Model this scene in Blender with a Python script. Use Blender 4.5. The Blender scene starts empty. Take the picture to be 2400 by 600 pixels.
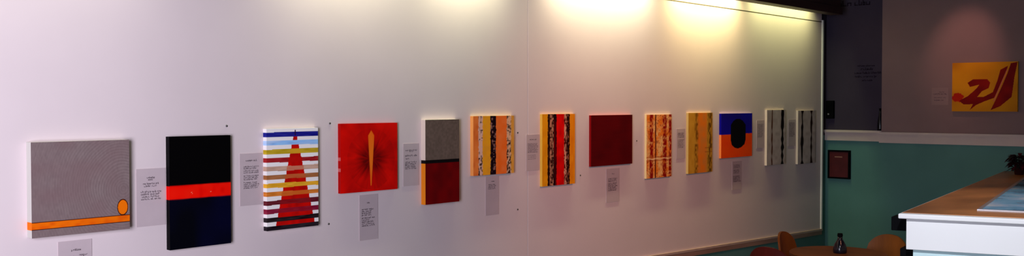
import bpy, bmesh, math, random
from mathutils import Vector, Matrix
rnd = random.Random(7)
S = bpy.context.scene
COL = S.collection

# ------------------------------------------------------------------ helpers
def lin(r, g, b):
    f = lambda c: (c/255/12.92) if c/255 <= .04045 else ((c/255+.055)/1.055)**2.4
    return (f(r), f(g), f(b), 1)

def mat(name, col, rough=.6, spec=.3, noise=0, scale=8, metal=0, stretch=(1, 1, 1), coat=0):
    m = bpy.data.materials.new(name); m.use_nodes = True
    nt = m.node_tree; b = nt.nodes['Principled BSDF']
    b.inputs['Roughness'].default_value = rough
    b.inputs['Specular IOR Level'].default_value = spec
    b.inputs['Metallic'].default_value = metal
    b.inputs['Coat Weight'].default_value = coat
    if noise:
        tc = nt.nodes.new('ShaderNodeTexCoord'); mp = nt.nodes.new('ShaderNodeMapping')
        mp.inputs['Scale'].default_value = stretch
        n = nt.nodes.new('ShaderNodeTexNoise'); n.inputs['Scale'].default_value = scale
        n.inputs['Detail'].default_value = 5
        r = nt.nodes.new('ShaderNodeValToRGB')
        r.color_ramp.elements[0].position = .3; r.color_ramp.elements[1].position = .7
        r.color_ramp.elements[0].color = tuple(c*(1-noise) for c in col[:3])+(1,)
        r.color_ramp.elements[1].color = tuple(min(1, c*(1+noise)) for c in col[:3])+(1,)
        nt.links.new(tc.outputs['Object'], mp.inputs['Vector']); nt.links.new(mp.outputs['Vector'], n.inputs['Vector'])
        nt.links.new(n.outputs['Fac'], r.inputs['Fac']); nt.links.new(r.outputs['Color'], b.inputs['Base Color'])
    else:
        b.inputs['Base Color'].default_value = col
    return m

def attr_mat(name, rough=.55):
    m = bpy.data.materials.new(name); m.use_nodes = True
    nt = m.node_tree; b = nt.nodes['Principled BSDF']
    a = nt.nodes.new('ShaderNodeAttribute'); a.attribute_name = 'pigment'
    nt.links.new(a.outputs['Color'], b.inputs['Base Color'])
    b.inputs['Roughness'].default_value = rough; b.inputs['Specular IOR Level'].default_value = .06
    return m

def obj(name, bm, m, parent=None, loc=None, smooth=False, bevel=0):
    bmesh.ops.recalc_face_normals(bm, faces=bm.faces)
    me = bpy.data.meshes.new(name); bm.to_mesh(me); bm.free()
    for x in (m if isinstance(m, (list, tuple)) else [m]): me.materials.append(x)
    if smooth: me.polygons.foreach_set('use_smooth', [True]*len(me.polygons))
    o = bpy.data.objects.new(name, me); COL.objects.link(o)
    if parent: o.parent = parent
    if loc: o.location = loc
    if bevel:
        b = o.modifiers.new('Bevel', 'BEVEL'); b.width = bevel; b.segments = 3; b.limit_method = 'ANGLE'
    return o

def tag(o, label, cat, group=None):
    o['label'] = label; o['category'] = cat
    if group: o['group'] = group
    return o

def thing(name, label, cat, loc=(0, 0, 0), rz=0, group=None):
    o = bpy.data.objects.new(name, None); COL.objects.link(o)
    o.empty_display_size = .05
    o.location = loc; o.rotation_euler = (0, 0, rz)
    return tag(o, label, cat, group)

def struct(name, bm, m, **k):
    o = obj(name, bm, m, **k); o['kind'] = 'structure'; return o

def box(bm, x0, x1, y0, y1, z0, z1, mi=0):
    v = [bm.verts.new((x, y, z)) for x in (x0, x1) for y in (y0, y1) for z in (z0, z1)]
    for f in ((0, 1, 3, 2), (4, 6, 7, 5), (0, 4, 5, 1), (2, 3, 7, 6), (0, 2, 6, 4), (1, 5, 7, 3)):
        bm.faces.new([v[i] for i in f]).material_index = mi
    return bm

def bx(*a): return box(bmesh.new(), *a)

def prism(bm, pts, z0, z1, top_mi=0, side_mi=0):
    lo = [bm.verts.new((x, y, z0)) for x, y in pts]; hi = [bm.verts.new((x, y, z1)) for x, y in pts]
    n = len(pts)
    bm.faces.new(lo[::-1]).material_index = side_mi
    bm.faces.new(hi).material_index = top_mi
    for i in range(n):
        bm.faces.new((lo[i], lo[(i+1) % n], hi[(i+1) % n], hi[i])).material_index = side_mi
    return bm

def lathe(prof, seg=28):
    bm = bmesh.new(); rings = []
    for r, z in prof:
        if r < 1e-5: rings.append([bm.verts.new((0, 0, z))])
        else: rings.append([bm.verts.new((r*math.cos(2*math.pi*i/seg), r*math.sin(2*math.pi*i/seg), z)) for i in range(seg)])
    for a, b in zip(rings, rings[1:]):
        for i in range(seg):
            j = (i+1) % seg
            q = [a[i % len(a)], a[j % len(a)], b[j % len(b)], b[i % len(b)]]
            q = list(dict.fromkeys(q))
            if len(q) > 2: bm.faces.new(q)
    return bm

def tube(bm, p, q, r0, r1, seg=10):
    p = Vector(p); q = Vector(q); d = (q-p).normalized()
    a = d.orthogonal().normalized(); b = d.cross(a)
    A = [bm.verts.new(p+r0*(a*math.cos(t)+b*math.sin(t))) for t in [2*math.pi*i/seg for i in range(seg)]]
    B = [bm.verts.new(q+r1*(a*math.cos(t)+b*math.sin(t))) for t in [2*math.pi*i/seg for i in range(seg)]]
    for i in range(seg): bm.faces.new((A[i], A[(i+1) % seg], B[(i+1) % seg], B[i]))
    bm.faces.new(A[::-1]); bm.faces.new(B)
    return bm

# smooth value noise for brushwork
_t = [rnd.random() for _ in range(4096)]
def vn(x, y, s=0):
    xi, yi = math.floor(x), math.floor(y); fx, fy = x-xi, y-yi
    h = lambda a, b: _t[(a*131+b*517+s*977) % 4096]
    fx = fx*fx*(3-2*fx); fy = fy*fy*(3-2*fy)
    return (h(xi, yi)*(1-fx)+h(xi+1, yi)*fx)*(1-fy)+(h(xi, yi+1)*(1-fx)+h(xi+1, yi+1)*fx)*fy
def mix(a, b, t):
    t = max(0, min(1, t)); return tuple(a[i]*(1-t)+b[i]*t for i in range(3))
def inpoly(x, y, P):
    c = False; j = len(P)-1
    for i in range(len(P)):
        if (P[i][1] > y) != (P[j][1] > y) and x < (P[j][0]-P[i][0])*(y-P[i][1])/(P[j][1]-P[i][1])+P[i][0]: c = not c
        j = i
    return c

# ------------------------------------------------------------------ materials
M = {}
M['board'] = mat('board_paint', (.72, .585, .595, 1), .55, .25, .025, 2.2)
M['trim'] = mat('white_gloss', (.82, .80, .78, 1), .35, .4, .02, 6)
M['seam'] = mat('seam_shadow_tone', (.10, .08, .06, 1), .7, .2, .2, 30)
M['rail_wood'] = mat('ledge_wood', (.34, .20, .15, 1), .5, .3, .25, 9, stretch=(1, .15, 1))
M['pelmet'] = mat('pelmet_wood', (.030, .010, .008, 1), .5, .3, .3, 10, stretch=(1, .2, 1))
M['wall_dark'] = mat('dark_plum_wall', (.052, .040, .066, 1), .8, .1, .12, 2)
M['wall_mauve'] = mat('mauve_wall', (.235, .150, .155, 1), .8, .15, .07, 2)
M['teal'] = mat('teal_wainscot', (.095, .230, .215, 1), .6, .2, .12, 1.5)
M['dado'] = mat('dado_rail_paint', (.62, .50, .47, 1), .5, .3, .05, 5)
M['floor'] = mat('floor_boards', (.10, .07, .05, 1), .5, .3, .25, 6, stretch=(.2, 2, 1))
M['ceiling'] = mat('ceiling_paint', (.10, .09, .10, 1), .9, .1, .05, 2)
M['wall_plain'] = mat('pale_wall', (.12, .10, .115, 1), .85, .1, .05, 2)
M['paper'] = mat('caption_paper', (.535, .415, .435, 1), .7, .15, .03, 12)
M['ink'] = mat('caption_ink', (.075, .045, .06, 1), .7, .1, .1, 90)
M['screw'] = mat('screw_metal', (.10, .09, .09, 1), .4, .4, .2, 200, metal=.6)
M['paint'] = attr_mat('artist_pigment')
M['black'] = mat('black_plastic', (.002, .002, .003, 1), .7, .05, .2, 20)
M['maroon'] = mat('maroon_panel', (.085, .010, .012, 1), .45, .3, .2, 10)
M['worktop'] = mat('varnished_wood', (.42, .165, .055, 1), .35, .35, .55, 2.2, stretch=(1, .5, 1))
M['cwhite'] = mat('counter_white', (.88, .88, .90, 1), .5, .3, .01, 3)
M['ccyan'] = mat('pale_cyan_panel', (.62, .84, .88, 1), .5, .3, .02, 3)
M['steel'] = mat('grey_metal', (.45, .42, .44, 1), .35, .5, .05, 30, metal=.7)
M['chair'] = mat('orange_wood', (.21, .060, .006, 1), .5, .25, .25, 7, stretch=(1, 1, .2))
M['chair_red'] = mat('dark_red_wood', (.11, .008, .004, 1), .5, .25, .3, 7, stretch=(1, 1, .2))
M['table'] = mat('brown_wood', (.16, .045, .008, 1), .5, .2, .25, 6, stretch=(.3, 1, 1))
M['pot'] = mat('dark_clay', (.05, .012, .012, 1), .6, .2, .2, 20)
M['leaf'] = mat('dark_red_leaf', (.07, .006, .014, 1), .6, .2, .4, 25)
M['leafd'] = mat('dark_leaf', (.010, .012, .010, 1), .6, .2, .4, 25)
M['darkglass'] = mat('dark_glass', (.006, .005, .010, 1), .2, .4, .2, 10)
M['letter'] = mat('dark_lettering', (.018, .010, .022, 1), .8, .1, .1, 50)

def glass_pane():
    m = bpy.data.materials.new('blue_glass'); m.use_nodes = True
    nt = m.node_tree; b = nt.nodes['Principled BSDF']
    tc = nt.nodes.new('ShaderNodeTexCoord'); mp = nt.nodes.new('ShaderNodeMapping')
    mp.inputs['Scale'].default_value = (1.2, .8, 1); mp.inputs['Rotation'].default_value = (0, 0, .5)
    n = nt.nodes.new('ShaderNodeTexNoise'); n.inputs['Scale'].default_value = 2.6; n.inputs['Detail'].default_value = 6
    r = nt.nodes.new('ShaderNodeValToRGB'); e = r.color_ramp.elements
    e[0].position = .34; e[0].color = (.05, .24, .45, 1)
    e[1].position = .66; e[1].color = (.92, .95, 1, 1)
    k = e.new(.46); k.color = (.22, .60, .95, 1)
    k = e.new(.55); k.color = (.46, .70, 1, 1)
    nt.links.new(tc.outputs['Object'], mp.inputs['Vector']); nt.links.new(mp.outputs['Vector'], n.inputs['Vector'])
    nt.links.new(n.outputs['Fac'], r.inputs['Fac']); nt.links.new(r.outputs['Color'], b.inputs['Base Color'])
    b.inputs['Roughness'].default_value = .12; b.inputs['Specular IOR Level'].default_value = .4
    return m
M['tray'] = glass_pane()

# ------------------------------------------------------------------ the room
YB, YR, XS = 9.52, 9.43, .567       # back wall: recessed left part, nearer right part, the step between them
XW, YF, XR, ZC = -.03, -1.4, 6.8, 3.3
struct('floor', bx(XW-.1, XR+.1, YF-.1, YB+.1, -.1, 0), M['floor'])
struct('ceiling', bx(XW-.1, XR+.1, YF-.1, YB+.1, ZC, ZC+.1), M['ceiling'])
def wall2(name, low, high, z, uppermat):
    bm = bmesh.new(); box(bm, *low, 0, z, 0); box(bm, *high, z, ZC, 1)
    return struct(name, bm, [M['teal'], uppermat])
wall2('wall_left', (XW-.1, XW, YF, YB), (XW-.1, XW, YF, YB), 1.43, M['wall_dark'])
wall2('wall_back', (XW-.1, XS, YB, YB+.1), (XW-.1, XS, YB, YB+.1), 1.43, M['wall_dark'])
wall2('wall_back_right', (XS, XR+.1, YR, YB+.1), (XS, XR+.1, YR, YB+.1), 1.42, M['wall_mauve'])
# dado rail: flat band with a thin cap
def dado(name, x0, x1, y, z0, z1):
    bm = bmesh.new(); box(bm, x0, x1, y-.028, y, z0, z1-.022); box(bm, x0, x1, y-.062, y, z1-.022, z1)
    box(bm, x0, x1, y-.04, y, z1-.034, z1-.022)
    return struct(name, bm, M['dado'])
dado('trim_1', XW, XS-.001, YB, 1.378, 1.484)
dado('trim_2', XS-.012, XR, YR, 1.370, 1.474)
# wall behind the camera and wall on the right, each with window openings
bm = bmesh.new()
W1 = (2.1, 4.3, .7, 2.6)
box(bm, XW, W1[0], YF-.1, YF, 0, ZC); box(bm, W1[1], XR, YF-.1, YF, 0, ZC)
box(bm, W1[0], W1[1], YF-.1, YF, 0, W1[2]); box(bm, W1[0], W1[1], YF-.1, YF, W1[3], ZC)
struct('wall_front', bm, M['wall_plain'])
W2 = (1.6, 4.0, 1.0, 2.5)
bm = bmesh.new()
box(bm, XR, XR+.1, YF, W2[0], 0, ZC); box(bm, XR, XR+.1, W2[1], YR, 0, ZC)
box(bm, XR, XR+.1, W2[0], W2[1], 0, W2[2]); box(bm, XR, XR+.1, W2[0], W2[1], W2[3], ZC)
struct('wall_right', bm, M['wall_plain'])
def wframe(name, along_x, a0, a1, z0, z1, c):
    bm = bmesh.new()
    for p, q, r, s in ((a0, a0+.05, z0, z1), (a1-.05, a1, z0, z1), (a0, a1, z0, z0+.05), (a0, a1, z1-.05, z1), ((a0+a1)/2-.025, (a0+a1)/2+.025, z0, z1)):
        if along_x: box(bm, p, q, c-.06, c-.02, r, s)
        else: box(bm, c+.02, c+.06, p, q, r, s)
    struct(name, bm, M['trim'])
wframe('window_1', True, *W1, YF); wframe('window_2', False, *W2, XR)

# ------------------------------------------------------------------ white display board along the left wall
db = thing('display_board', 'long white hanging board along the left wall carrying the row of paintings', 'display board', (0, 0, 0))
SEAM, END, TOP = 4.869, 9.335, 2.553
zb = lambda y: .498 + (9.344-y)*.0277            # the lower edge drops slightly towards the far end
def panel_bm(y0, y1):
    bm = bmesh.new(); P = [(y0, zb(y0)), (y1, zb(y1)), (y1, TOP), (y0, TOP)]
    A = [bm.verts.new((-.029, y, z)) for y, z in P]; B = [bm.verts.new((0, y, z)) for y, z in P]
    bm.faces.new(A); bm.faces.new(B)
    for i in range(4): bm.faces.new((A[i], A[(i+1) % 4], B[(i+1) % 4], B[i]))
    return bm
obj('panel', panel_bm(-1.35, SEAM-.0015), M['board'], db, bevel=.002)
obj('panel', panel_bm(SEAM+.0015, END), M['board'], db, bevel=.002)
obj('upper_strip', bx(-.029, 0, -1.35, END, TOP+.008, 2.80), M['board'], db)
o = obj('seam_shadow_strip', bx(-.029, .001, -1.35, END, TOP, TOP+.008), M['seam'], db); o['label'] = 'thin dark strip for the seam shadow'  # dark strip put in for the shadow line of the board's top seam
bm = bx(-.029, .012, END, END+.03, .497, 2.575); obj('end_trim', bm, M['trim'], db, bevel=.003)
def ledge(y0, y1, x1, a, b):
    bm = bmesh.new(); A = []; B = []
    for y in (y0, y1):
        z = zb(y); A.append([bm.verts.new((x, y, zz)) for x, zz in ((-.029, z-a), (x1, z-a), (x1, z-b), (-.029, z-b))])
    for i in range(4): bm.faces.new((A[0][i], A[0][(i+1) % 4], A[1][(i+1) % 4], A[1][i]))
    bm.faces.new(A[0]); bm.faces.new(A[1]); return bm
l = obj('bottom_ledge', ledge(-1.35, END+.03, .014, 0, .018), mat('pale_ledge', (.48, .33, .29, 1), .5, .3, .1, 9), db)
o = obj('bottom_rail', ledge(-1.35, END+.03, .006, .0181, .058), M['rail_wood'], db); o['label'] = 'reddish brown wooden rail'

# ------------------------------------------------------------------ lamp pelmet above the board
pl = thing('lamp_pelmet', 'dark brown wooden light pelmet running above the white board', 'light fitting', (0, 0, 2.6))
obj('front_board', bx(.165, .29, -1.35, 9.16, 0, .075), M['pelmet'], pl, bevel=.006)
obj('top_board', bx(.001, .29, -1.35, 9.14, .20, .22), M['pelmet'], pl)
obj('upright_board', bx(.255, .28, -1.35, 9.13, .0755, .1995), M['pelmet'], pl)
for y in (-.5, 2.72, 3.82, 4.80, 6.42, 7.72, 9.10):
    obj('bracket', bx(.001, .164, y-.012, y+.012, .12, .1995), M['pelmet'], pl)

def area(name, loc, rot, sx, sy, e, col, spread=180):
    L = bpy.data.lights.new(name, 'AREA'); L.shape = 'RECTANGLE'; L.size = sx; L.size_y = sy
    L.energy = e; L.color = col; L.spread = math.radians(spread)
    o = bpy.data.objects.new(name, L); COL.objects.link(o); o.location = loc; o.rotation_euler = rot
    return o
def spot(name, loc, target, e, col, ang, blend=1, r=.03):
    L = bpy.data.lights.new(name, 'SPOT'); L.energy = e; L.color = col; L.spot_size = math.radians(ang); L.spot_blend = blend; L.shadow_soft_size = r
    o = bpy.data.objects.new(name, L); COL.objects.link(o); o.location = loc
    o.rotation_euler = (Vector(target)-Vector(loc)).to_track_quat('-Z', 'Y').to_euler(); return o
# fluorescent tubes hidden in the pelmet, one pair per lit scallop
for y0, y1, e, c in ((1.0, 2.25, 4.5, (.92, .98, .80)), (2.92, 3.72, 6, (.90, .96, .62)), (3.92, 4.60, 6.2, (.90, .96, .60)),
                     (5.06, 6.28, 12, (.93, .95, .60)), (6.56, 7.62, 13, (.98, .88, .40)), (7.84, 9.06, 5.4, (.92, 1.0, .42))):
    area('tube_lamp', (.125, (y0+y1)/2, 2.765), (0, math.radians(14), 0), .03, y1-y0, e, c, 120)

# ------------------------------------------------------------------ paintings
WHITE = lin(225, 215, 210)[:3]
def painting(name, label, y0, y1, z0, z1, t, face, edge, res=150, axis='x', wall=0, gain=1.35):
    """face(u,v), edge(side,u,v) give pigment; stretched canvas of depth t standing off the wall"""
    w, h = y1-y0, z1-z0
    if axis == 'x': rt = thing(name, label, 'painting', (wall, y0, z0), 0, 'paintings hung on the walls')
    else: rt = thing(name, label, 'painting', (y0, wall, z0), -math.pi/2, 'paintings hung on the walls')
    nu = max(8, int(res*w/.5)); nv = max(8, int(res*h/.5))
    def grid(nm, fn_pos, fn_col, na, nb):
        vs = []; cs = []; fs = []
        for i in range(na+1):
            for j in range(nb+1):
                a, b = i/na, j/nb; vs.append(fn_pos(a, b)); cs += [min(.93, q*gain) for q in fn_col(a, b)]+[1]
        for i in range(na):
            for j in range(nb):
                k = i*(nb+1)+j; fs.append((k, k+nb+1, k+nb+2, k+1))
        return vs, cs, fs
    def mk(nm, grids):
        V, Cc, F = [], [], []
        for vs, cs, fs in grids:
            n = len(V); V += vs; Cc += cs; F += [tuple(i+n for i in f) for f in fs]
        me = bpy.data.meshes.new(nm); me.from_pydata(V, [], F)
        at = me.attributes.new('pigment', 'FLOAT_COLOR', 'POINT'); at.data.foreach_set('color', Cc)
        me.materials.append(M['paint']); o = bpy.data.objects.new(nm, me); COL.objects.link(o); o.parent = rt; return o
    e = .0002
    mk('painted_face', [grid('f', lambda u, v: (t, u*w, v*h), face, nu, nv)])
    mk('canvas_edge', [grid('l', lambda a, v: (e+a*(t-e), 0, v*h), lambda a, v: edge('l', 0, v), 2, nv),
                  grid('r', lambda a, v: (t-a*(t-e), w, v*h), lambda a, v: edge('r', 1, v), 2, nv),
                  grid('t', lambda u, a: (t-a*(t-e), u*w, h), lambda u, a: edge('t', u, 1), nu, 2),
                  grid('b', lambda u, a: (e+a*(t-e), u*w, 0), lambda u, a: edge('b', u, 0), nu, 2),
                  grid('k', lambda u, v: (e, u*w, v*h), lambda u, v: WHITE, 2, 2)])
    return rt

c = lambda *a: lin(*a)[:3]
# 1 grey with orange band and disc
GREY = c(128, 108, 108); OR = c(240, 112, 5); DK = c(70, 25, 12)
def f1(u, v):
    d = math.hypot((u-.93)*1.05, (v-.46)*.9)
    s = math.sin(d*230+7*vn(u*3.5, v*3.5, 1)+2*vn(u*9, v*9, 77))*.5+.5
    g = mix(c(118, 99, 99), c(140, 120, 118), (.6*s*max(.25, 1-.7*abs(d-.3)/.5))+.4*vn(u*70, v*30, 2))
    g = mix(g, c(122, 92, 94), .55*vn(u*6, v*7, 3))
    ell = math.hypot((u-.925)/.060, (v-.25)/.092)
    if ell < 1: return OR if ell < .86 else DK
    lo, hi = .080, .166
    if lo < v < hi: return mix(OR, c(225, 85, 5), vn(u*20, v*30, 4)) if lo+.008 < v < hi-.008 else DK
    return g
def e1(s, u, v):
    if .08 < v < .166 and s in 'lr': return OR
    return c(205, 198, 192)
painting('abstract_painting', 'nearly square grey painting with orange band and orange disc near its bottom', 1.692, 2.114, 1.193, 1.589, .045, f1, e1, 320, gain=1)
# 2 black with red band
def f2(u, v):
    b0, b1 = .446, .564
    n = .002*(vn(u*6, 3, 5)-.5)
    red = mix(c(205, 5, 0), c(235, 20, 5), vn(u*14, v*14, 6))
    for su, sv in ((.345, .497), (.36, .487), (.66, .492)):
        if math.hypot((u-su)*.6, v-sv) < .0045: red = c(235, 120, 90)
    base = c(2, 1, 2) if v > .5 else mix(c(2, 2, 8), c(3, 3, 34), vn(u*3.5, v*4.5, 7)-.25)
    k = min((v-b0-n)/.012, (b1+n-v)/.012)
    return mix(base, red, k+.5)
painting('abstract_painting', 'tall black and navy painting crossed by one bright red band', 2.314, 2.634, 1.073, 1.596, .03, f2, lambda s, u, v: (c(200, 8, 4) if .446 < v < .564 and s in 'lr' else c(4, 3, 5)), 170)
# 3 white with coloured bars and red tower
BARS = [c(10, 10, 115), c(125, 165, 215), c(170, 140, 20), c(140, 8, 18), c(178, 140, 122), c(150, 90, 50), c(205, 145, 25), c(190, 105, 30), c(85, 6, 22), c(120, 12, 45), c(22, 6, 12), c(18, 4, 16)]
def f3(u, v):
    d = abs(u-.545); half = .03+.385*(1-v-.07)/.93
    step = math.floor((.963-v)/.0838)                 # the tower widens in steps, one at each bar
    half2 = .022+.385*max(0, (step+.6)/12.2)
    tower = d < .5*(half+half2) and v < .925
    if v >= .925 and d < .012 and v < .985: return c(40, 10, 60)
    i = round((.942-v)/.0838)
    if 0 <= i < 12:
        vc = .942-.0838*i; th = .0225*(.9+.2*vn(u*3, i*3.3, 8))
        off = .006*(vn(u*2.2, i*7.7, 9)-.5)
        if abs(v-vc-off) < th:
            b = mix(BARS[i], tuple(min(1, k*1.45+.02) for k in BARS[i]), .8*vn(u*9, v*70, 10))
            if i == 1: b = mix(b, c(205, 212, 228), 1.1*vn(u*5, v*40, 11)-.4)
            if tower:
                if i in (3,): return c(185, 12, 8)
                if i in (4, 5, 7): return mix(b, c(200, 75, 25), .6)
                if i in (8, 9): return mix(b, c(150, 6, 10), .55)
                if i == 2: return mix(b, c(215, 140, 30), .6)
            return b
    if tower: return mix(c(205, 8, 4), c(165, 8, 6), vn(u*14, v*20, 12))
    return c(232, 222, 222)
painting('abstract_painting', 'white painting of stacked coloured bars crossed by a tall red stepped tower', 2.839, 3.155, 1.110, 1.622, .03, f3, lambda s, u, v: f3(0.004 if s == 'l' else .996, v) if s in 'lr' else c(235, 226, 222), 220, gain=1.15)
# 4 red with orange blade
def f4(u, v):
    dx, dy = u-.53, (v-.475)*.93
    a = math.atan2(dy, dx); r = math.hypot(dx, dy)
    R = .27+.06*vn(a*6, 1.5, 13)+.03*math.sin(a*19)*vn(a*3, 4, 14)
    base = mix(c(205, 10, 4), c(165, 4, 4), vn(u*6, v*6, 15)*.9+.25*vn(a*16, r*5, 16)-.1)
    k = (R-r)/.20
    base = mix(base, c(70, 2, 4), min(.9, k*1.1)*(.65+.5*vn(a*12, r*9, 78)))
    base = mix(base, c(110, 4, 4), .35*vn(a*14, r*7, 17) if r < .42 else 0)
    if .08 < v < .895:
        top = .052; w = top*min(1, (.895-v)/.075) if v > .80 else top*(.12+.88*((v-.08)/.72)**1.0)
        q = (w-abs(u-.525-.006*(v-.5)))/.008
        base = mix(base, mix(c(215, 85, 15), c(235, 105, 22), vn(u*30, v*9, 18)), q+.5)
    return base
def e4(s, u, v):
    if s == 'l' and (.465 < v < .515 or .31 < v < .36): return c(170, 80, 80)  # two glints painted into the left edge colour
    return c(150, 5, 6)
painting('abstract_painting', 'red painting with an upright orange blade over a dark burst', 3.309, 3.713, 1.265, 1.640, .022, f4, e4, 170)
# 5 grey over dark red
def f5(u, v):
    g = mix(c(84, 68, 60), c(104, 84, 76), vn(u*26, v*44, 19)*.7+.3*vn(u*5, v*6, 20))
    r = mix(c(108, 2, 6), c(86, 2, 6), vn(u*7, v*9, 21))
    if v > .527: return g
    if v > .483: return c(14, 10, 12)
    return r
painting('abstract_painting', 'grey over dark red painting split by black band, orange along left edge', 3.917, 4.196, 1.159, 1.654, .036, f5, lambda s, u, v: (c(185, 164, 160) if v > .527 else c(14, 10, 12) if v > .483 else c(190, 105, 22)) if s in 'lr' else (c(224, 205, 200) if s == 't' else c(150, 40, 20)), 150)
# birch bark helper
def bark(u, v, u0, u1, sd, dark=(24, 10, 14), pale=(206, 170, 158), p=.5):
    # p: how dark this trunk is; fine vertical fissures with small knots
    x = (u-u0)/(u1-u0)
    q = .55*vn(x*3.2+sd, v*46, 22+sd)+.45*vn(x*5+sd*2, v*15, 26+sd)
    return mix(c(*dark), c(*pale), (q-p)*3.2+.5)
def cols(u, v, spec, sd):
    wob = .016*(vn(v*16, sd*2.1, 40+sd)-.5)+.012*(vn(v*44, sd, 41+sd)-.5)
    for i, (u1, fn) in enumerate(spec):
        if u+wob*(1 if i % 2 else -1) < u1: return fn(u, v)
    return spec[-1][1](u, v)
def flat(a, b, sd): return lambda u, v: mix(c(*a), c(*b), vn(u*11, v*11, 50+sd))
S6 = [(.12, flat((222, 118, 52), (200, 92, 36), 1)), (.225, lambda u, v: bark(u, v, .12, .225, 1, (36, 18, 20), (205, 160, 146), .30+.16*(v < .3))),
      (.41, flat((226, 148, 24), (208, 138, 34), 2)), (.55, lambda u, v: bark(u, v, .41, .55, 2, (20, 6, 16), (150, 104, 98), .74)),
      (.815, flat((238, 92, 22), (226, 108, 50), 3)), (.93, lambda u, v: bark(u, v, .815, .93, 3, (34, 14, 14), (200, 158, 128), .40+.16*(v < .42))),
      (1.1, flat((206, 148, 64), (188, 124, 40), 4))]
f6 = lambda u, v: cols(u, v, S6, 6)
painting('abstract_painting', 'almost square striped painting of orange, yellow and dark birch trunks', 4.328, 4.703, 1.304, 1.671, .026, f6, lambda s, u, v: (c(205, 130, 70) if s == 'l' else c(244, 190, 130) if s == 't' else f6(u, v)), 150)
# 7 gold, black bark, red
S7 = [(.16, flat((214, 140, 14), (196, 120, 10), 5)), (.225, lambda u, v: mix(c(26, 6, 8), c(90, 46, 14), 1.6*vn(u*60, v*30, 61)-.9)),
      (.335, lambda u, v: bark(u, v, .225, .335, 4, (52, 20, 16), (168, 112, 88), .50)),
      (.43, lambda u, v: mix(c(24, 4, 8), c(110, 4, 8), 1.8*vn(u*24, v*7, 62)-.9)), (.66, flat((210, 6, 4), (178, 2, 4), 6)),
      (.735, lambda u, v: bark(u, v, .66, .735, 5, (70, 14, 12), (196, 132, 108), .45)), (.835, lambda u, v: bark(u, v, .735, .835, 6, (34, 6, 8), (150, 80, 62), .66)),
      (1.1, flat((216, 132, 14), (202, 108, 12), 7))]
f7 = lambda u, v: cols(u, v, S7, 7)
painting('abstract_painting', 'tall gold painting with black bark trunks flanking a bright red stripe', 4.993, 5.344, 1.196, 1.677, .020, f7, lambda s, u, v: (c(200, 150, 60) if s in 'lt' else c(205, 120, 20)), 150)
# 8 plain dark red
f8 = lambda u, v: mix(c(84, 3, 8), c(64, 1, 6), vn(u*5, v*5, 63)*.7+.3*vn(u*3, v*60, 64))
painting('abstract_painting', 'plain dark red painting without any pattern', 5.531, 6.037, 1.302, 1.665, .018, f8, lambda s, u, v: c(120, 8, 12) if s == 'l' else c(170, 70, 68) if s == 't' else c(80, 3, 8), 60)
# 9 mottled red trunks
def f9(u, v):
    n = vn(u*22, v*34, 65); n2 = vn(u*10, v*16, 66)
    base = mix(c(222, 116, 34), c(226, 168, 104), 1.3*n2-.2)
    d = 0
    for uc, w in ((.19, .085), (.72, .10), (.945, .07)):
        d = max(d, 1-abs(u-uc)/w)
    if d > 0: base = mix(base, c(132, 10, 8), min(1, d*2)*(n*1.7+.15))
    k = 1-abs(u-.355-.02*(vn(v*14, 2, 67)-.5))/.035
    if k > 0: base = mix(base, c(72, 16, 10), k*1.5)
    if abs(v-.302-.006*math.sin(u*20)) < .012: base = mix(base, c(236, 188, 140), .6)
    elif abs(v-.275) < .014 or abs(v-.328) < .012: base = mix(base, c(120, 14, 8), .45)
    return mix(base, c(120, 20, 10), .9*(vn(u*30, v*60, 68)-.55)*2)
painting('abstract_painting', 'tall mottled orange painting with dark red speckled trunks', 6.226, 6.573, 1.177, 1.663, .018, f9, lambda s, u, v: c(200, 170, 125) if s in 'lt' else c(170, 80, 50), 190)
# 10 gold with orange centre
def f10(u, v):
    g = flat((206, 150, 48), (190, 132, 36), 8)(u, v)
    o = flat((226, 116, 22), (206, 122, 50), 9)(u, v)
    k = 1-abs(u-.57)/.23
    b = mix(g, o, k*3)
    n = vn(u*26, v*26, 69)
    k = 1-abs(u-.32-.02*vn(v*8, 3, 70))/.10
    if k > 0: b = mix(b, c(120, 70, 14), k*(1.7*n-.1))
    k = 1-abs(u-.90)/.14
    if k > 0: b = mix(b, c(96, 62, 14), k*(1.9*n))
    if u > .68 and (abs(v-.345) < .008 or abs(v-.41) < .006): b = mix(b, c(130, 60, 20), .6)
    return b
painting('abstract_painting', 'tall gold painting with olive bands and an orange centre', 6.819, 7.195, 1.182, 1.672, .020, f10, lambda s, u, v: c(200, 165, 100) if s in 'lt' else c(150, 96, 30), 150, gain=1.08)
# 11 blue over orange with black barrel shape
HEX = [(.30, .40), (.30, .74), (.38, .83), (.47, .87), (.60, .87), (.69, .83), (.78, .74), (.78, .38), (.75, .29), (.64, .22), (.53, .195), (.42, .22), (.33, .29)]
def f11(u, v):
    if inpoly(u, v, HEX): return c(6, 5, 10)
    if v > .53+.01*(vn(u*9, 4, 71)-.5): return mix(c(14, 6, 150), c(16, 8, 112), vn(u*4, v*4, 72))
    return mix(c(248, 68, 4), c(232, 56, 6), vn(u*6, v*6, 73))
painting('abstract_painting', 'half blue, half orange painting with a black barrel shape in the middle', 7.340, 7.878, 1.285, 1.663, .02, f11, lambda s, u, v: (c(14, 8, 130) if v > .53 else c(240, 120, 60)) if s != 't' else c(150, 130, 190), 110)
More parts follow.
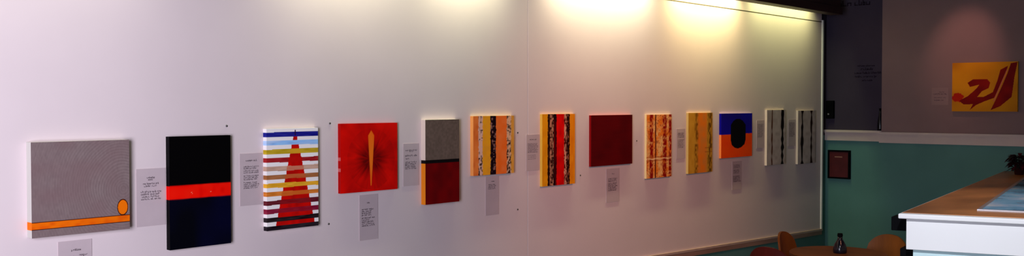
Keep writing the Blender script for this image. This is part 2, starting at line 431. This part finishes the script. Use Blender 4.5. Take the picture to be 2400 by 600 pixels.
# 12, 13 pale with bark trunks
def trunk(u, v, uc, w, sd, col, base):
    ww = w*(.75+.9*(vn(v*13, sd, 74+sd)-.4)); ctr = uc+.03*(vn(v*9, sd*3.3, 75+sd)-.5)
    return mix(base, c(*col), (ww-abs(u-ctr))/.03+.5)
PALE = lambda u, v: mix(c(194, 176, 176), c(170, 152, 150), vn(u*8, v*16, 76))
def f12(u, v): return trunk(u, v, .83, .075, 2, (14, 6, 8), trunk(u, v, .27, .030, 1, (88, 46, 30), PALE(u, v)))
def f13(u, v): return trunk(u, v, .76, .06, 5, (40, 18, 14), trunk(u, v, .24, .07, 4, (26, 10, 12), PALE(u, v)))
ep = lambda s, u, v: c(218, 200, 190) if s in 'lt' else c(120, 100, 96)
painting('abstract_painting', 'pale painting with one thin brown trunk and one thick black trunk', 8.154, 8.520, 1.186, 1.689, .022, f12, ep, 150, gain=1)
painting('abstract_painting', 'pale painting with two dark trunks, next to the white end trim', 8.784, 9.165, 1.169, 1.679, .020, f13, ep, 150, gain=1)
# painting on the back wall
def Q(pts): return [((x-280)/570, 1-(y-98)/428) for x, y in pts]
PA = Q([(418, 275), (465, 246), (590, 244), (616, 275), (604, 322), (545, 350), (505, 398), (562, 398), (640, 358), (676, 262), (702, 165), (766, 134), (742, 220), (694, 340), (652, 408), (562, 440), (492, 472), (440, 514), (468, 462), (384, 466), (346, 432), (424, 390), (500, 322), (522, 292), (440, 312)])
PBd = Q([(790, 112), (846, 102), (822, 230), (800, 400), (704, 480), (622, 514), (662, 430), (720, 300), (764, 190)])
PL = Q([(756, 165), (766, 165), (654, 435), (640, 440)])
def fb(u, v):
    g = mix(c(212, 140, 20), c(178, 108, 14), vn(u*4, v*4, 80))
    if inpoly(u, v, PL): return c(206, 110, 70)
    if inpoly(u, v, PA) or inpoly(u, v, PBd): return mix(c(142, 18, 12), c(112, 8, 12), vn(u*7, v*7, 81))
    r = math.hypot((u-.09)*1.25, v-.29)
    if r < .085+.05*vn(math.atan2(v-.29, u-.09)*4, 3, 82): return c(176, 30, 12)
    return g
painting('abstract_painting', 'golden yellow painting with sweeping dark red shapes on the back wall', 1.225, 1.777, 1.676, 2.118, .03, fb, lambda s, u, v: c(200, 150, 60), 170, axis='y', wall=YR, gain=1.05)

# ------------------------------------------------------------------ caption sheets with their printed text
def scribble(bm, w, h, lines, x):
    """rows of word-like runs of small strokes; row = (v of baseline, u0, u1, letter height)"""
    def q(y0, y1, z0, z1):
        vs = [bm.verts.new((x, a, b)) for a, b in ((y0, z0), (y1, z0), (y1, z1), (y0, z1))]; bm.faces.new(vs)
    for v, u0, u1, lh in lines:
        y, yend, z = u0*w, u1*w, v*h
        while y < yend-lh*.5:
            n = rnd.randint(2, 7)
            for k in range(n):
                if y > yend: break
                lw = lh*rnd.choice((.45, .6, .6, .75)); hh = lh*rnd.choice((.62, .62, .62, 1)); dz = -lh*.28 if rnd.random() < .12 else 0
                s = lh*.17; kind = rnd.randint(0, 4)
                q(y, y+s, z+dz, z+hh)
                if kind < 3: q(y+lw-s, y+lw, z, z+lh*.62)
                if kind in (0, 2, 4): q(y, y+lw, z+lh*.62-s, z+lh*.62)
                if kind in (1, 2, 3): q(y, y+lw, z, z+s)
                y += lw+lh*.14
            y += lh*.45
def sheet(label, y0, y1, z0, z1, lines, xoff=0):
    w, h = y1-y0, z1-z0
    r = thing('caption_sheet', label, 'caption sheet', (0, y0, z0), 0, 'caption sheets beside the paintings')
    obj('paper', bx(.0001, .0026, 0, w, 0, h), M['paper'], r)
    bm = bmesh.new(); scribble(bm, w, h, lines[:1], .003); obj('heading_text', bm, M['ink'], r)
    bm = bmesh.new(); scribble(bm, w, h, lines[1:], .003); obj('printed_text', bm, M['ink'], r)
def para(v0, n, u0, u1, lh=.0085, dv=.043, ragged=.12, centre=False):
    out = []
    for i in range(n):
        k = rnd.random()*ragged
        out.append((v0-i*dv, u0+(k if centre else 0), u1-k, lh))
    return out
L1 = [(.83, .36, .62, .009), (.795, .40, .56, .008)]+para(.725, 2, .16, .80, .009, .042, .14, True)+para(.585, 4, .14, .82, .0095, .042, .10, True)
L2 = [(.85, .26, .74, .010)]+para(.735, 2, .16, .84, .008, .034)+para(.655, 2, .16, .84, .008, .034)+para(.56, 3, .16, .84, .008, .034)+para(.43, 4, .16, .84, .008, .034)
L3 = [(.81, .40, .56, .010)]+para(.665, 4, .12, .86, .010, .042, .25)+para(.475, 5, .12, .86, .010, .042, .3)
L4 = [(.83, .14, .86, .008), (.80, .40, .62, .008), (.70, .12, .88, .011)]+para(.63, 1, .16, .5)+para(.55, 5, .12, .86, .009, .038)
sheet('pale caption sheet under the grey painting with orange disc', 1.817, 1.962, .899, 1.161, [(.83, .38, .64, .010), (.745, .62, .84, .008), (.71, .16, .78, .010)]+para(.655, 5, .14, .84))
sheet('pale caption sheet between the grey painting and the black painting', 2.168, 2.309, 1.191, 1.453, L1)
sheet('pale caption sheet between the black painting and the white tower painting', 2.703, 2.833, 1.244, 1.502, L2)
sheet('pale caption sheet under the red painting with orange blade', 3.453, 3.585, .994, 1.245, L3)
sheet('pale caption sheet between the orange blade painting and the grey over red painting', 3.775, 3.897, 1.274, 1.518, L4)
sheet('pale caption sheet under the orange and yellow trunk painting', 4.463, 4.585, 1.046, 1.290, [(.86, .42, .62, .008)]+para(.78, 4, .2, .8, .007, .036))
sheet('pale caption sheet just left of the tall gold and red painting', 4.852, 4.986, 1.306, 1.544, [(.85, .26, .72, .010)]+para(.74, 8, .1, .9, .006, .034)+para(.42, 3, .12, .8, .005, .05))
sheet('pale caption sheet under the plain dark red painting', 5.735, 5.896, 1.031, 1.275, [(.83, .42, .6, .009)]+para(.69, 3, .14, .84, .009, .04)+para(.55, 6, .12, .86, .010, .042))
sheet('pale caption sheet between the mottled red painting and the gold painting', 6.672, 6.800, 1.307, 1.547, para(.84, 4, .14, .86, .009, .045)+para(.62, 6, .14, .86, .008, .05))
sheet('pale caption sheet under the half blue, half orange painting', 7.562, 7.726, 1.001, 1.247, para(.86, 3, .14, .84, .010, .05)+para(.68, 3, .14, .8, .011, .05)+para(.46, 5, .1, .86, .011, .045))
sheet('pale caption sheet just right of the half blue, half orange painting', 7.998, 8.140, 1.347, 1.597, para(.84, 9, .12, .88, .009, .055))
sheet('pale caption sheet between the two pale trunk paintings', 8.618, 8.770, 1.346, 1.596, para(.86, 10, .12, .88, .010, .055))

# small screws in the board
for y, z, l in ((2.632, 1.64, 'small dark screw above the top right corner of the black painting'), (3.255, 1.643, 'small dark screw to the upper left of the red blade painting'),
                (3.244, 1.107, 'small dark screw to the lower left of the red blade painting'), (4.768, 1.559, 'small dark screw above the caption left of the gold and red painting'),
                (4.768, 1.061, 'small dark screw in the lower board left of the panel seam'), (5.431, 1.246, 'small dark screw between gold and red painting and plain dark red one'),
                (6.12, 1.468, 'small dark screw between the plain dark red and mottled red paintings')):
    bm = lathe([(0, 0), (.0055, 0), (.0055, .002), (.003, .004), (0, .004)], 12)
    o = obj('wall_screw', bm, M['screw']); o.rotation_euler = (0, math.pi/2, 0); o.location = (.0003, y, z)
    tag(o, l, 'screw', 'screws in the display board')

# ------------------------------------------------------------------ things on the back wall
def lettering(name, label, x0, z0, w, h, lines, yw, m):
    bm = bmesh.new(); scribble(bm, w, h, lines, 0)
    # strokes get a little thickness
    r = bmesh.ops.extrude_face_region(bm, geom=bm.faces[:])
    for v in r['geom']:
        if isinstance(v, bmesh.types.BMVert): v.co.x += .002
    o = obj(name, bm, m); o.location = (x0, yw-.0004, z0); o.rotation_euler = (0, 0, -math.pi/2)
    # local +y (reading direction) becomes world +x, local +x (outwards) becomes world -y
    tag(o, label, 'wall lettering', 'lettering on the dark wall'); return o
lettering('wall_lettering', 'small block of dark lettering on the dark plum wall above the rail', .25, 1.957, .29, .18,
          [(.86, .14, .78, .017), (.66, .26, .70, .026), (.46, .04, .97, .022), (.26, .06, .80, .020), (.06, .30, .62, .018)], YB, M['letter'])
lettering('wall_lettering', 'large dark lettering high on the plum wall, cut off by picture top', .10, 2.70, .36, .22,
          [(.06, .0, .97, .055)], YB, M['letter'])
r = thing('caption_sheet', 'faint caption sheet on back wall left of the yellow painting', 'caption sheet', (1.035, YR, 1.735), -math.pi/2, 'caption sheets beside the paintings')
pm = mat('mauve_paper', (.27, .175, .18, 1), .7, .1, .03, 10)
obj('paper', bx(.0001, .0026, 0, .15, 0, .16), pm, r)
bm = bmesh.new(); scribble(bm, .15, .16, [(.72, .45, .75, .009), (.60, .12, .84, .014), (.40, .16, .80, .010), (.24, .16, .66, .012)], .003); obj('printed_text', bm, M['ink'], r)

r = thing('notice_box', 'dark red box with black frame on the teal wall below the rail', 'notice box', (.006, YB, .995))
bm = bmesh.new(); w, h = .226, .285
box(bm, 0, w, -.035, -.001, 0, .016); box(bm, 0, w, -.035, -.001, h-.016, h); box(bm, 0, .016, -.035, -.001, .016, h-.016); box(bm, w-.016, w, -.035, -.001, .016, h-.016)
obj('frame', bm, M['black'], r)
obj('front_panel', bx(.0161, w-.0161, -.026, -.0012, .0161, h-.0161), M['maroon'], r)
o = obj('label_strip', bx(.07, .148, -.0275, -.0261, .212, .224), mat('pale_strip', (.30, .13, .10, 1), .6, .2, .1, 30), r); o['label'] = 'small pale strip'
r = thing('wall_box', 'small black box on the dark wall beside the end of the white board', 'wall box', (-.012, YB, 1.596))
obj('case', bx(0, .075, -.05, -.001, 0, .18), M['black'], r, bevel=.006)
obj('grille', bx(.012, .063, -.053, -.0505, .09, .165), M['black'], r)
o = obj('knob', lathe([(0, 0), (.009, 0), (.009, .008), (0, .009)], 14), M['steel'], r, loc=(.03, -.0505, .045)); o.rotation_euler = (math.pi/2, 0, 0)
r = thing('slim_bottle', 'slim dark tapered bottle standing on the dado rail by the wall step', 'bottle', (.532, YB-.032, 1.4842))
obj('body', lathe([(0, 0), (.027, 0), (.028, .02), (.024, .09), (.014, .15), (.009, .18), (.009, .198), (0, .198)], 20), M['darkglass'], r, smooth=True)
obj('cap', lathe([(0, .1985), (.0105, .1985), (.0105, .216), (0, .217)], 14), M['black'], r)

# ------------------------------------------------------------------ counter
ct = thing('service_counter', 'white fronted service counter with varnished brown top and blue glass panel', 'counter', (2.217, 5.396, 0))
ang = math.atan2(.165, .588)
fx = Vector((math.cos(ang), math.sin(ang), 0)); fy = Vector((-.1358, .9907, 0))   # along the front edge / along the left edge
def cp(a, b): p = fx*a+fy*b; return (p.x, p.y)
def yclip(a, ylim): # b such that the point lies at the back wall
    return (ylim-5.396-fx.y*a)/fy.y
LW = 2.1; Yk = 9.40
def cpoly(a0, b0, a1, yk=Yk): return [cp(a0, b0), cp(a1, b0), cp(a1, yclip(a1, yk)), cp(a0, yclip(a0, yk))]
obj('counter_body', prism(bmesh.new(), cpoly(.036, .03, LW-.03, Yk-.002), .95, 1.1195), M['cwhite'], ct, bevel=.003)
o = obj('lower_panel', prism(bmesh.new(), cpoly(.066, .06, LW-.06, Yk-.003), .1, .9495), M['ccyan'], ct); o['label'] = 'pale cyan lower panel'
obj('plinth', prism(bmesh.new(), cpoly(.10, .10, LW-.10, Yk-.004), 0, .0995), M['black'], ct)
obj('edge_band', prism(bmesh.new(), cpoly(0, 0, LW), 1.12, 1.1475), M['cwhite'], ct, bevel=.006)
obj('worktop', prism(bmesh.new(), cpoly(.012, .05, LW-.012, Yk-.001), 1.1476, 1.15), M['worktop'], ct)
# glass lid over the pale blue tray, held in a thin metal frame
G = [(2.499, 5.82), (4.10, 6.25), (4.10, 8.70), (2.02, 8.70)]
G = [(x-2.217, y-5.396) for x, y in G]
cen = Vector((sum(p[0] for p in G)/4, sum(p[1] for p in G)/4))
def scale_in(pts, d):
    out = []
    n = len(pts)
    for i in range(n):
        p = Vector(pts[i]); a = (Vector(pts[i-1])-p).normalized(); b = (Vector(pts[(i+1) % n])-p).normalized()
        s = abs(a.x*b.y-a.y*b.x); out.append(tuple(p+(a+b)*d/s))
    return out
g = obj('glass_panel', prism(bmesh.new(), scale_in(G, .02), 1.1502, 1.156), M['tray'], ct); g['label'] = 'pale blue glass panel'
bm = bmesh.new(); I = scale_in(G, .02)
for i in range(4):
    j = (i+1) % 4; prism(bm, [G[i], G[j], I[j], I[i]], 1.1502, 1.158)
obj('glass_frame', bm, M['steel'], g)
for z0, z1, b0, nm, wd in ((1.035, 1.112, .16, 'socket_box', .105), (.86, .945, .10, 'socket_box', .075)):
    a1 = .035 if z0 > 1 else .065
    obj(nm, prism(bmesh.new(), [cp(a1-wd, b0), cp(a1, b0), cp(a1, b0+.12), cp(a1-wd, b0+.12)], z0, z1), M['black'], ct, bevel=.004)

# dark red plant on the counter
pt = thing('potted_plant', 'dark red leafy plant in small pot at the counter far end', 'plant', (1.905, 8.98, 1.1502))
obj('pot', lathe([(0, 0), (.034, 0), (.042, .045), (.046, .045), (.046, .056), (.04, .056), (.037, .048), (0, .048)], 24), M['pot'], pt, smooth=True)
def leaf(bm, base, dirv, L, W):
    d = dirv.normalized(); s = d.cross(Vector((0, 0, 1))).normalized(); up = s.cross(d)
    rows = []
    for t, k in ((0, .12), (.25, .8), (.5, 1), (.75, .65), (1, .03)):
        p = base+d*L*t+Vector((0, 0, -L*.35*t*t))
        rows.append([bm.verts.new(p-s*W*k*.5+up*W*k*.12), bm.verts.new(p), bm.verts.new(p+s*W*k*.5+up*W*k*.12)])
    for a, b in zip(rows, rows[1:]):
        for i in (0, 1): bm.faces.new((a[i], a[i+1], b[i+1], b[i]))
bm = bmesh.new(); bd = bmesh.new(); st = bmesh.new()
for k in range(22):
    a = rnd.random()*6.28; tz = rnd.uniform(.05, .17); top = Vector((.035*math.cos(a), .035*math.sin(a), tz))
    tube(st, (0.01*math.cos(a), .01*math.sin(a), .046), top, .003, .002, 6)
    for q in range(5):
        b = a+rnd.uniform(-1.6, 1.6)
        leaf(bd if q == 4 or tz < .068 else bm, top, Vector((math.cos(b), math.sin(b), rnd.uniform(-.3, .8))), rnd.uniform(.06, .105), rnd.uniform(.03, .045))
obj('stems', st, M['leafd'], pt); obj('red_leaves', bm, M['leaf'], pt, smooth=True); obj('dark_leaves', bd, M['leafd'], pt, smooth=True)

# ------------------------------------------------------------------ café table, chairs, cruet
TC = (1.335, 6.66)
tb = thing('cafe_table', 'round brown wooden cafe table between the orange chairs', 'table', (TC[0], TC[1], 0))
obj('tabletop', lathe([(0, .672), (.32, .672), (.33, .678), (.33, .695), (.325, .70), (0, .70)], 64), M['table'], tb)
obj('pedestal', lathe([(.026, .021), (.026, .64), (.07, .655), (.09, .6715), (0, .6715)], 20), M['black'], tb, smooth=True)
obj('base', lathe([(0, 0), (.135, 0), (.135, .008), (.03, .02), (0, .02)], 32), M['black'], tb)
cr = thing('cruet_bottle', 'squat dark bottle with a narrow neck on the cafe table', 'bottle', (TC[0]+.02, TC[1]-.01, .7005))
obj('body', lathe([(0, 0), (.044, 0), (.047, .012), (.046, .035), (.038, .062), (.026, .082), (.017, .10), (.0155, .115), (0, .115)], 24), M['darkglass'], cr, smooth=True)
obj('stopper', lathe([(0, .1155), (.017, .1155), (.019, .122), (.017, .138), (0, .139)], 18), M['black'], cr)

TH = math.radians(41.7)
def RF(R, F): return (4.2+R*math.cos(TH)-F*math.sin(TH), R*math.sin(TH)+F*math.cos(TH))
def chair(label, R, F, face, m, hgt, group='chairs at the cafe table'):
    """R, F: metres right of / ahead of the visitor's standpoint, where the back stands; face: the way the sitter looks"""
    x, y = RF(R, F); fx_ = face[0]*math.cos(TH)-face[1]*math.sin(TH); fy_ = face[0]*math.sin(TH)+face[1]*math.cos(TH)
    r = thing('wooden_chair', label, 'chair', (x, y, 0), math.atan2(fy_, fx_), group)
    # local +x = forwards; back at x=0
    bm = bmesh.new(); n = 28; out = []; W = .165
    for i in range(n):
        t = 2*math.pi*i/n; cx_, cy_ = math.cos(t), math.sin(t)
        k = 2.6
        xx = .19+.18*math.copysign(abs(cx_)**(2/k), cx_); yy = .172*math.copysign(abs(cy_)**(2/k), cy_); out.append((xx, yy))
    prism(bm, out, .425, .45); obj('seat', bm, m, r, bevel=.006)
    # curved back plate: straight sides, round top
    bm = bmesh.new(); nu, nv = 16, 12; z0 = .56
    F0, B0 = [], []
    for i in range(nu+1):
        s = -1+2*i/nu; col0, col1 = [], []
        top = hgt-.155+.155*math.sqrt(max(0, 1-abs(s)**2.3)); bot = z0-.01*(1-s*s)
        for j in range(nv+1):
            z = bot+(top-bot)*j/nv
            xb = -.055*(z-.45)/.4+.035*s*s
            col0.append(bm.verts.new((xb+.008, s*W, z))); col1.append(bm.verts.new((xb-.008, s*W, z)))
        F0.append(col0); B0.append(col1)
    for i in range(nu):
        for j in range(nv):
            bm.faces.new((F0[i][j], F0[i+1][j], F0[i+1][j+1], F0[i][j+1])); bm.faces.new((B0[i][j], B0[i][j+1], B0[i+1][j+1], B0[i+1][j]))
        bm.faces.new((F0[i][0], B0[i][0], B0[i+1][0], F0[i+1][0])); bm.faces.new((F0[i][nv], F0[i+1][nv], B0[i+1][nv], B0[i][nv]))
    for i in (0, nu):
        for j in range(nv): bm.faces.new((F0[i][j], F0[i][j+1], B0[i][j+1], B0[i][j]))
    obj('backrest', bm, m, r, smooth=False)
    for s in (-1, 1):
        bm = bmesh.new(); tube(bm, (.02, s*.12, .448), (-.008, s*.12, .58), .012, .011); obj('back_post', bm, m, r, smooth=True)
        for q in (0, 1):
            bm = bmesh.new(); tube(bm, ((.05, .33)[q], s*.125, .424), ((.015, .36)[q], s*.15, 0), .015, .011); obj('leg', bm, m, r, smooth=True)
    return r
chair('orange wooden chair with rounded back at the left side of the cafe table', 2.057, 7.30, (.8, -.6), M['chair'], .79)
chair('orange wooden chair with rounded back between cafe table and white counter', 2.76, 7.20, (-.75, -.66), M['chair'], .782)
chair('dark red wooden chair nearest the white board at the picture bottom', 1.67, 6.30, (.71, .70), M['chair_red'], .83)

# ------------------------------------------------------------------ daylight, picture spot and added fill lamps
area('daylight_area_front', (3.2, -.85, 1.65), (math.radians(90), 0, math.radians(50)), 1.3, 1.9, 112, (.92, .95, 1.12), 130)  # unseen area lamp inside the room, angled so the far end stays dark
spot('picture_spot', (1.45, 8.55, 3.15), (1.33, YR, 2.20), 30, (1, .48, .36), 38)
spot('mid_board_fill', (3.2, 5.0, 3.2), (0, 6.0, 1.1), 165, (1, .38, .22), 62)  # added unseen fill that warms the middle of the board
spot('counter_front_fill', (3.5, 2.2, 3.2), (2.7, 5.5, 1.0), 500, (.93, .95, 1.0), 30)  # unseen lamp added to whiten the counter front
spot('counter_top_fill', (2.9, 7.2, 3.2), (2.6, 6.6, 1.15), 60, (1, .93, .88), 60)  # overhead fill added to lift the worktop and glass panel, no fitting
w = bpy.data.worlds.new('sky'); S.world = w; w.use_nodes = True
w.node_tree.nodes['Background'].inputs['Color'].default_value = (.55, .6, .8, 1)
w.node_tree.nodes['Background'].inputs['Strength'].default_value = .3

# ------------------------------------------------------------------ camera
cd = bpy.data.cameras.new('camera'); cd.sensor_fit = 'HORIZONTAL'; cd.sensor_width = 36; cd.lens = 2300/2400*36
cd.clip_start = .05
cam = bpy.data.objects.new('camera', cd); COL.objects.link(cam)
cam.location = (4.2, 0, 1.75); cam.rotation_euler = (math.radians(90-1.4445), 0, math.radians(41.7017))
S.camera = cam
S.view_settings.view_transform = 'Standard'; S.view_settings.look = 'None'; S.view_settings.gamma = 1
S.view_settings.exposure = 0; S.view_settings.use_curve_mapping = False
